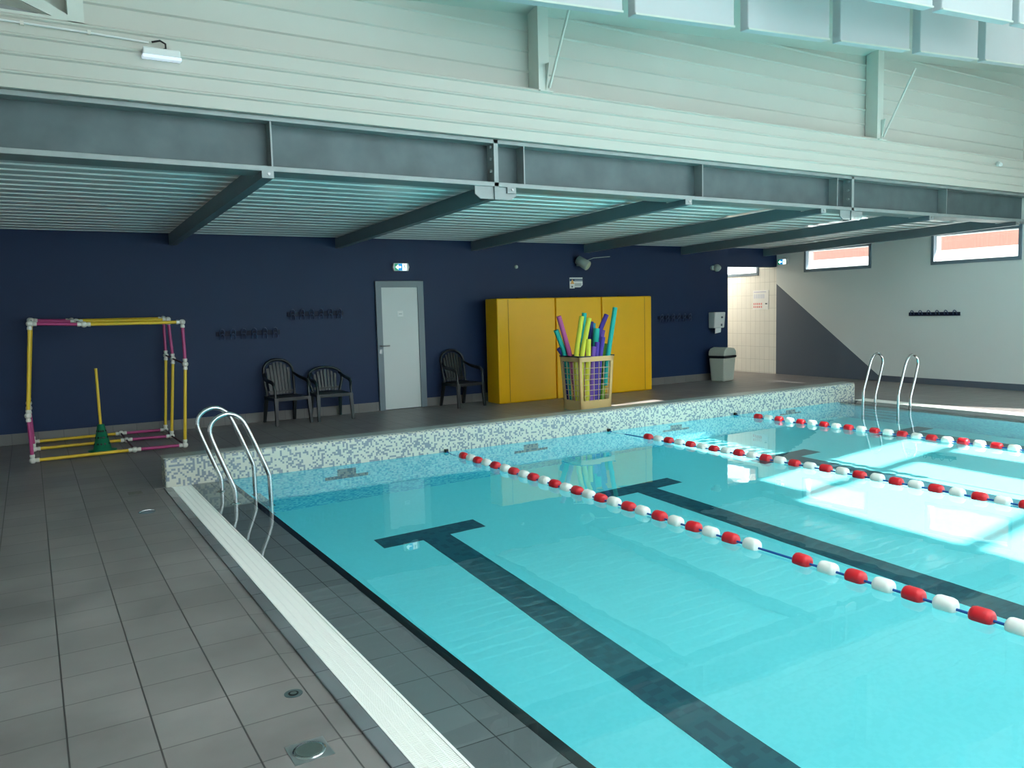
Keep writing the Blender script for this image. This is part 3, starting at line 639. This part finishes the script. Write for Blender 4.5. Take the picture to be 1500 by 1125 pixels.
# noodles: (colour, top, rim point, foot), label
ND = [
 ('n_teal',(7.216, 10.5, 1.293),(7.383, 10.5, 0.857),(7.483, 10.5, 0.03),'teal pool noodle leaning furthest left in the crate'),
 ('n_pink',(7.218, 10.42, 1.515),(7.438, 10.42, 0.857),(7.558, 10.42, 0.03),'mauve pink pool noodle leaning left above the teal one'),
 ('n_yellow',(7.562, 10.27, 1.506),(7.429, 10.27, 0.863),(7.45, 10.27, 0.03),'tall yellow pool noodle, left of the tall yellow pair'),
 ('n_teal',(7.747, 10.45, 1.556),(7.673, 10.45, 0.852),(7.673, 10.45, 0.03),'pale teal pool noodle tucked behind the tall yellow one'),
 ('n_yellow',(7.656, 10.2, 1.474),(7.488, 10.2, 0.858),(7.468, 10.2, 0.03),'tall yellow pool noodle, right of the tall yellow pair'),
 ('n_yellow',(7.6, 10.15, 1.143),(7.588, 10.15, 0.854),(7.548, 10.17, 0.03),'short yellow pool noodle standing upright at the crate front'),
 ('n_navy',(7.864, 10.42, 1.412),(7.792, 10.42, 0.855),(7.772, 10.42, 0.03),'dark blue pool noodle behind the short yellow one'),
 ('n_cyan',(7.967, 10.5, 1.384),(7.913, 10.5, 0.849),(7.913, 10.5, 0.03),'light blue pool noodle at the back centre of the crate'),
 ('n_violet',(8.131, 10.36, 1.516),(7.767, 10.36, 0.859),(7.667, 10.36, 0.03),'violet blue pool noodle leaning right above the others'),
 ('n_teal',(7.855, 10.27, 1.303),(7.806, 10.27, 0.838),(7.706, 10.27, 0.03),'thick short teal pool noodle in the crate centre'),
 ('n_purple',(8.039, 10.34, 1.27),(7.921, 10.34, 0.829),(7.901, 10.34, 0.03),'lilac pool noodle right of the short teal one'),
 ('n_violet',(7.905, 10.17, 1.163),(7.837, 10.17, 0.84),(7.757, 10.17, 0.03),'violet pool noodle leaning right at the crate front'),
 ('n_violet',(7.78, 10.16, 1.088),(7.753, 10.16, 0.845),(7.703, 10.17, 0.03),'short violet pool noodle, right one of the front pair'),
 ('n_purple',(7.707, 10.155, 1.018),(7.68, 10.155, 0.849),(7.63, 10.17, 0.03),'shortest purple pool noodle beside the short yellow one'),
 ('n_teal',(8.145, 10.15, 1.632),(7.978, 10.15, 0.832),(7.948, 10.17, 0.38),'long turquoise pool noodle, tallest at the right of the crate'),
 ('n_green',(8.029, 10.26, 1.049),(7.991, 10.26, 0.828),(7.931, 10.26, 0.03),'lime green pool noodle at the right back of the crate'),
 ('n_navy',(7.3, 10.56, 0.996),(7.366, 10.56, 0.856),(7.466, 10.5, 0.03),'navy pool noodle barely showing at the left of the crate'),
 ('n_magenta',(7.668, 10.32, 1.062),(7.653, 10.32, 0.832),(7.593, 10.32, 0.03),'bright pink pool noodle between the yellow ones'),
 ('n_yellow',(8.059, 10.44, 0.994),(8.039, 10.44, 0.793),(7.889, 10.44, 0.03),'yellow pool noodle slanting low inside the right of the crate'),
]
for c, a, b_, d, lab in ND:
    pts = []; A, B, D = Vector(a), Vector(b_), Vector(d); B.x = min(max(B.x,7.41),7.99); B.y = min(max(B.y,10.13),10.55); D.x = min(max(D.x,7.46),7.93)
    for k in range(15):
        u = k/14; pts.append(D.lerp(B, u*2) if u < .5 else B.lerp(A, (u-.5)*2))
    for _ in range(3): pts = [pts[0]]+[(pts[i-1]+pts[i]*2+pts[i+1])/4 for i in range(1,len(pts)-1)]+[pts[-1]]
    thick = .05 if 'thick' in lab else .0395
    tag(MB().tube(pts, thick, 14, True, .3).build('pool_noodle', M[c]), lab, 'pool noodle', 'pool noodles in the beige crate')
# ------------------------------------------------------------------ tube frame and cone
t = tag(empty('pipe_frame', (.8,11.5,0)), 'big cube frame of yellow and pink tubes with white joints', 'pool toy frame'); o = Vector(t.location)
hoops = [dict(Y=10.69,TL=(.02,1.62),TR=(1.66,1.59),BR=(1.60,.035),BL=(-.06,.035),jL=(-.07,.56),jB=(1.02,.04),jR=(1.665,1.06),jT=(.57,1.595)),
 dict(Y=11.64,TL=(.04,1.655),TR=(1.63,1.625),BR=(1.58,.035),BL=(-.04,.035),jL=(-.06,.56),jB=(1.02,.04),jR=(1.66,1.09),jT=(.54,1.63)),
 dict(Y=12.36,TL=(.03,1.66),TR=(1.67,1.64),BR=(1.60,.035),BL=(-.04,.035),jL=(-.06,.56),jB=(1.02,.04),jR=(1.67,1.11),jT=(.515,1.645))]
seq = [('BL','jL','pink_tube'),('jL','TL','yel_tube'),('TL','jT','pink_tube'),('jT','TR','yel_tube'),('TR','jR','pink_tube'),('jR','BR','yel_tube'),('BR','jB','pink_tube'),('jB','BL','yel_tube')]
for hp in hoops:
    P = {k: Vector((v[0],hp['Y'],v[1]))-o for k, v in hp.items() if k != 'Y'}
    for a, b_, c in seq: MB().tube([P[a],P[b_]], .020, 10).build('tube', M[c], t)
    for k, p in P.items():
        nb = [q for (a, b_, c) in seq for q in ((b_,) if a == k else (a,) if b_ == k else ())]
        mb = MB(); mb.lathe([(.012,-.034),(.028,-.026),(.038,0),(.028,.026),(.012,.034)], p, 'Y', 12)
        for q in nb: d = (P[q]-p).normalized(); mb.tube([p,p+d*.03,p+d*.045,p+d*.07], [.020,.020,.027,.027], 10); mb.lathe([(.01,-.032),(.012,.032)], p+d*.058, 'Y', 8)
        mb.build('joint', M['joint'], t)
for k in ('BR','jB','jR','TL','jT'):
    for i in (0,1):
        a = Vector((hoops[i][k][0],hoops[i]['Y'],hoops[i][k][1]))-o; b_ = Vector((hoops[i+1][k][0],hoops[i+1]['Y'],hoops[i+1][k][1]))-o
        MB().tube([a,b_], .011, 8).build('link_rod', M['maroon'], t)
t = tag(empty('marker_cone', (.70,11.18,0)), 'green plastic cone with black holes inside the tube frame', 'cone')
MB().lathe([(.165,0),(.165,.012),(.105,.02),(.04,.33),(.032,.335)], (0,0,0), 'Z', 28).build('body', M['cone'], t)
mb = MB()
for a in (-2.2,-1.75,-1.3,-.6,.3,1.2,2.2,-2.9):
    for z, r in ((.09,.089),(.17,.070),(.25,.052)):
        c = Vector((math.cos(a)*r, math.sin(a)*r, z)); d = Vector((math.cos(a),math.sin(a),.22)).normalized(); mb.tube([c-d*.004,c+d*.005], .013, 10)
mb.build('holes', M['dark'], t)
tag(MB().tube([(.70,11.18,.03),(.69,11.18,1.04)], .017, 12).build('slalom_pole', M['yel_tube']), 'yellow pole standing upright in the green cone', 'pole')

# ------------------------------------------------------------------ pool ladders
def smooth(pts, it=2):
    pts = [Vector(p) for p in pts]
    for _ in range(it):
        q = [pts[0]]
        for i in range(len(pts)-1): q += [pts[i].lerp(pts[i+1],.25), pts[i].lerp(pts[i+1],.75)]
        pts = q+[pts[-1]]
    return pts
def ladder(s, x0, label):
    t = tag(empty('pool_ladder', (x0,7.45,0)), label, 'ladder', 'stainless ladders into the pool')
    base = [(1.459,-.015),(1.459,.12),(1.445,.165),(1.375,.352),(1.285,.60),(1.272,.675),(1.30,.745),(1.365,.793),(1.45,.805),(1.527,.768),(1.582,.695),(1.755,.245),(1.765,.20),(1.765,-.2),(1.765,-1.25)]
    for y in (.295,-.295):
        MB().tube(smooth([(s*(x-1.459), y, z) for x, z in base]), .0205, 14).build('rail', M['chrome'], t)
        MB().lathe([(.045,-.008),(.045,.002),(.03,.010),(.024,.012)], (0,y,0), 'Z', 20).build('flange', M['chrome'], t)
    for z in (-.28,-.56,-.84,-1.12):
        MB().box(s*.306-.04,s*.306+.04,-.29,.29,z-.012,z+.012).build('tread', M['chrome'], t, .004)
ladder(1, 1.459, 'stainless steel pool ladder on the near left pool edge')
ladder(-1, 11.47, 'stainless steel pool ladder on the far right pool edge')

# ------------------------------------------------------------------ lane ropes
def lane_rope(x, ys, label, x_end=None):
    xe = x if x_end is None else x_end
    t = tag(empty('lane_rope', (x,8.25,0)), label, 'lane rope', 'floating lane ropes')
    X = lambda y: (xe-x)*(8.25-y)/10
    cable = [(X(y),y-8.25,.012) for y in (8.24,6,4,2,0,-3,-7.9)]; cable[0] = (0,-.01,.01); cable.insert(1,(X(8.1),-.15,-.03)); cable.insert(2,(X(7.9),-.35,.0))
    MB().tube(cable, .008, 8).build('rope', M['rope'], t)
    MB().box(-.018,.018,-.02,.02,.0,.035).build('anchor', M['dark'], t)
    proto = {}
    prof = [(.012,-.058),(.030,-.058),(.043,-.048),(.048,-.032),(.048,.032),(.043,.048),(.030,.058),(.012,.058)]
    for i, y in enumerate(ys):
        c = 'red' if i % 2 == 0 else 'whitef'
        if c not in proto:
            o = MB().lathe(prof, (0,0,0), 'Y', 18).build('float', M[c], t); proto[c] = o
        else:
            o = proto[c].copy(); COL.objects.link(o); o.parent = t
        o['label'] = 'red float' if c == 'red' else 'white float'
        o.location = (X(y), y-8.25, .016+random.uniform(-.003,.004)); o.rotation_euler = (random.uniform(-.03,.03),random.uniform(0,6),random.uniform(-.05,.05))
def ys(a, n, st, skip=()):
    out = []; y = a
    for i in range(n):
        out.append(y); y -= st
        if i in skip: y -= .23
    return out
lane_rope(4.08, [7.81,7.64,7.48,7.29,7.1,6.9,6.73,6.54,6.37,6.18,6.0,5.82,5.65,5.48,5.31,5.13,4.94,4.77,4.57,4.39,4.2,4.03,3.84,3.65,3.24,3.05,2.86,2.68,2.5,2.32,2.13,1.95], 'red and white lane rope nearest the camera')
lane_rope(6.49, ys(7.48,28,.182), 'red and white lane rope, middle of the three', 6.65)
lane_rope(8.86, ys(7.83,22,.18), 'red and white lane rope furthest from the camera', 9.18)

# ------------------------------------------------------------------ small fittings in the deck
t = tag(empty('floor_drain', (.80,2.87,0)), 'round steel drain lid in a square frame at the bottom of the picture', 'drain')
MB().box(-.075,.075,-.075,.075,-.01,.0015).build('frame', M['alu'], t); MB().lathe([(.062,0),(.062,.004),(.052,.004)], (0,0,0), 'Z', 28).build('ring', M['chrome'], t); MB().lathe([(.05,.001),(.05,.0055)], (0,0,0), 'Z', 28).build('lid', M['drain'], t)
t = tag(empty('deck_socket', (.879,3.358,0)), 'small round socket cover in the deck tiles above the drain', 'socket cover')
MB().lathe([(.04,0),(.04,.0012)], (0,0,0), 'Z', 24).build('plate', M['galv'], t); MB().lathe([(.022,.001),(.022,.003)], (0,0,0), 'Z', 24).build('ring', M['dark'], t); MB().lathe([(.014,.002),(.014,.0036)], (0,0,0), 'Z', 24).build('cap', M['drain'], t)
t = tag(empty('deck_hook', (.758,7.326,0)), 'small half-round metal cover in the far left deck tiles', 'socket cover')
MB().lathe([(.07,0),(.07,.002)], (0,0,0), 'Z', 24).build('plate', M['galv_dark'], t); MB().tube([(-.06,-.02,.004),(-.03,.01,.012),(.02,.02,.012),(.06,.012,.004)], .006, 8).build('lip', M['chrome'], t)
tag(MB().prism([(.70,8.14),(.82,8.14),(.82,8.28),(.70,8.28)], .0002, .0012, 'Z').build('depth_mark', mat('worn_mark', (120,118,108), .6, var=.5, scale=40)), 'small worn pale marking on the deck near the parapet corner', 'marking')

# ------------------------------------------------------------------ outside the high windows
t = tag(empty('timber_building', (20.0,10,0)), 'orange timber-clad building seen through the high windows', 'building')
MB().box(0,.3,-6,8.0,2.86,5.5).build('cladding', M['timber'], t); MB().box(.01,.3,-6,8.0,0,2.86).build('wall', M['render_out'], t); MB().box(-.4,.3,2.5,8,5.5,5.7).build('roof', M['render_out'], t)
struct('ground', MB().box(15.2,90,-70,80,-.6,-.3), M['ground_out'])

# ------------------------------------------------------------------ light
W = bpy.data.worlds.new('sky'); S.world = W; W.use_nodes = True; nt = W.node_tree
bg = nt.nodes['Background']; bg.inputs['Color'].default_value = (.86,.94,1.0,1); bg.inputs['Strength'].default_value = 3.2
sun = bpy.data.lights.new('sun', 'SUN'); sun.energy = 18; sun.angle = math.radians(.53); sun.color = (1,.96,.9)
so = bpy.data.objects.new('sun', sun); COL.objects.link(so)
so.rotation_euler = Vector((.56,-1.2,1.0)).to_track_quat('Z','Y').to_euler()
sun.cycles.is_caustics_light = True
water.cycles.is_caustics_caster = True
for o in recv: o.cycles.is_caustics_receiver = True
def portal(loc, rot, sx, sy):
    l = bpy.data.lights.new('portal', 'AREA'); l.shape = 'RECTANGLE'; l.size = sx; l.size_y = sy; l.cycles.is_portal = True
    o = bpy.data.objects.new('portal', l); COL.objects.link(o); o.location = loc; o.rotation_euler = rot
for (a, b_, c, d) in RWH: portal((RW+.2,(a+b_)/2,(c+d)/2), (0,PI/2,0), d-c, b_-a)
for (a, b_, c, d) in WN: portal((RW+.24,(a+b_)/2,(c+d)/2), (0,PI/2,0), d-c, b_-a)
for (a, b_, c, d) in FH: portal(((a+b_)/2,FW-.2,(c+d)/2), (PI/2,0,PI), b_-a, d-c)
for h in SKY: portal(((h[0]+h[1])/2,(h[2]+h[3])/2,ROOF((h[0]+h[1])/2,0)+.3), (0,0,0), h[1]-h[0]+.1, h[3]-h[2]+.1)
# unseen glowing disc added to brighten the corridor
cl = tag(empty('corridor_fill', (13.9,14.2,2.88)), 'unseen round fill light added in the white tiled corridor', 'lamp')
MB().lathe([(.2,0),(.2,-.03),(.15,-.05)], (0,0,0), 'Z', 24).build('diffuser', mat('corridor_fill_glow', (255,246,232), .4, emit=50), cl)

# ------------------------------------------------------------------ camera
cam = bpy.data.cameras.new('camera'); cam.sensor_width = 36; cam.lens = 1161.525/1500*36; cam.clip_end = 300
co = bpy.data.objects.new('camera', cam); COL.objects.link(co); S.camera = co
yaw, pit, rol = map(math.radians, (31.2315,-5.40255,1.4429))
F = Vector((math.sin(yaw)*math.cos(pit), math.cos(yaw)*math.cos(pit), math.sin(pit)))
r = Vector((math.cos(yaw),-math.sin(yaw),0)); d = F.cross(r)
r2 = r*math.cos(rol)+d*math.sin(rol); d2 = -r*math.sin(rol)+d*math.cos(rol)
R = Matrix((r2,-d2,-F)).transposed()
co.matrix_world = Matrix.Translation((0,0,1.65)) @ R.to_4x4()
S.view_settings.view_transform = 'Standard'; S.view_settings.look = 'None'; S.view_settings.gamma = 1; S.view_settings.exposure = 0.46
try: S.view_settings.use_curve_mapping = False
except Exception: pass
cy = S.cycles; cy.use_denoising = True; cy.max_bounces = 12; cy.diffuse_bounces = 6; cy.glossy_bounces = 6; cy.transmission_bounces = 8; cy.transparent_max_bounces = 12
cy.sample_clamp_indirect = 8; cy.caustics_refractive = True; cy.caustics_reflective = True
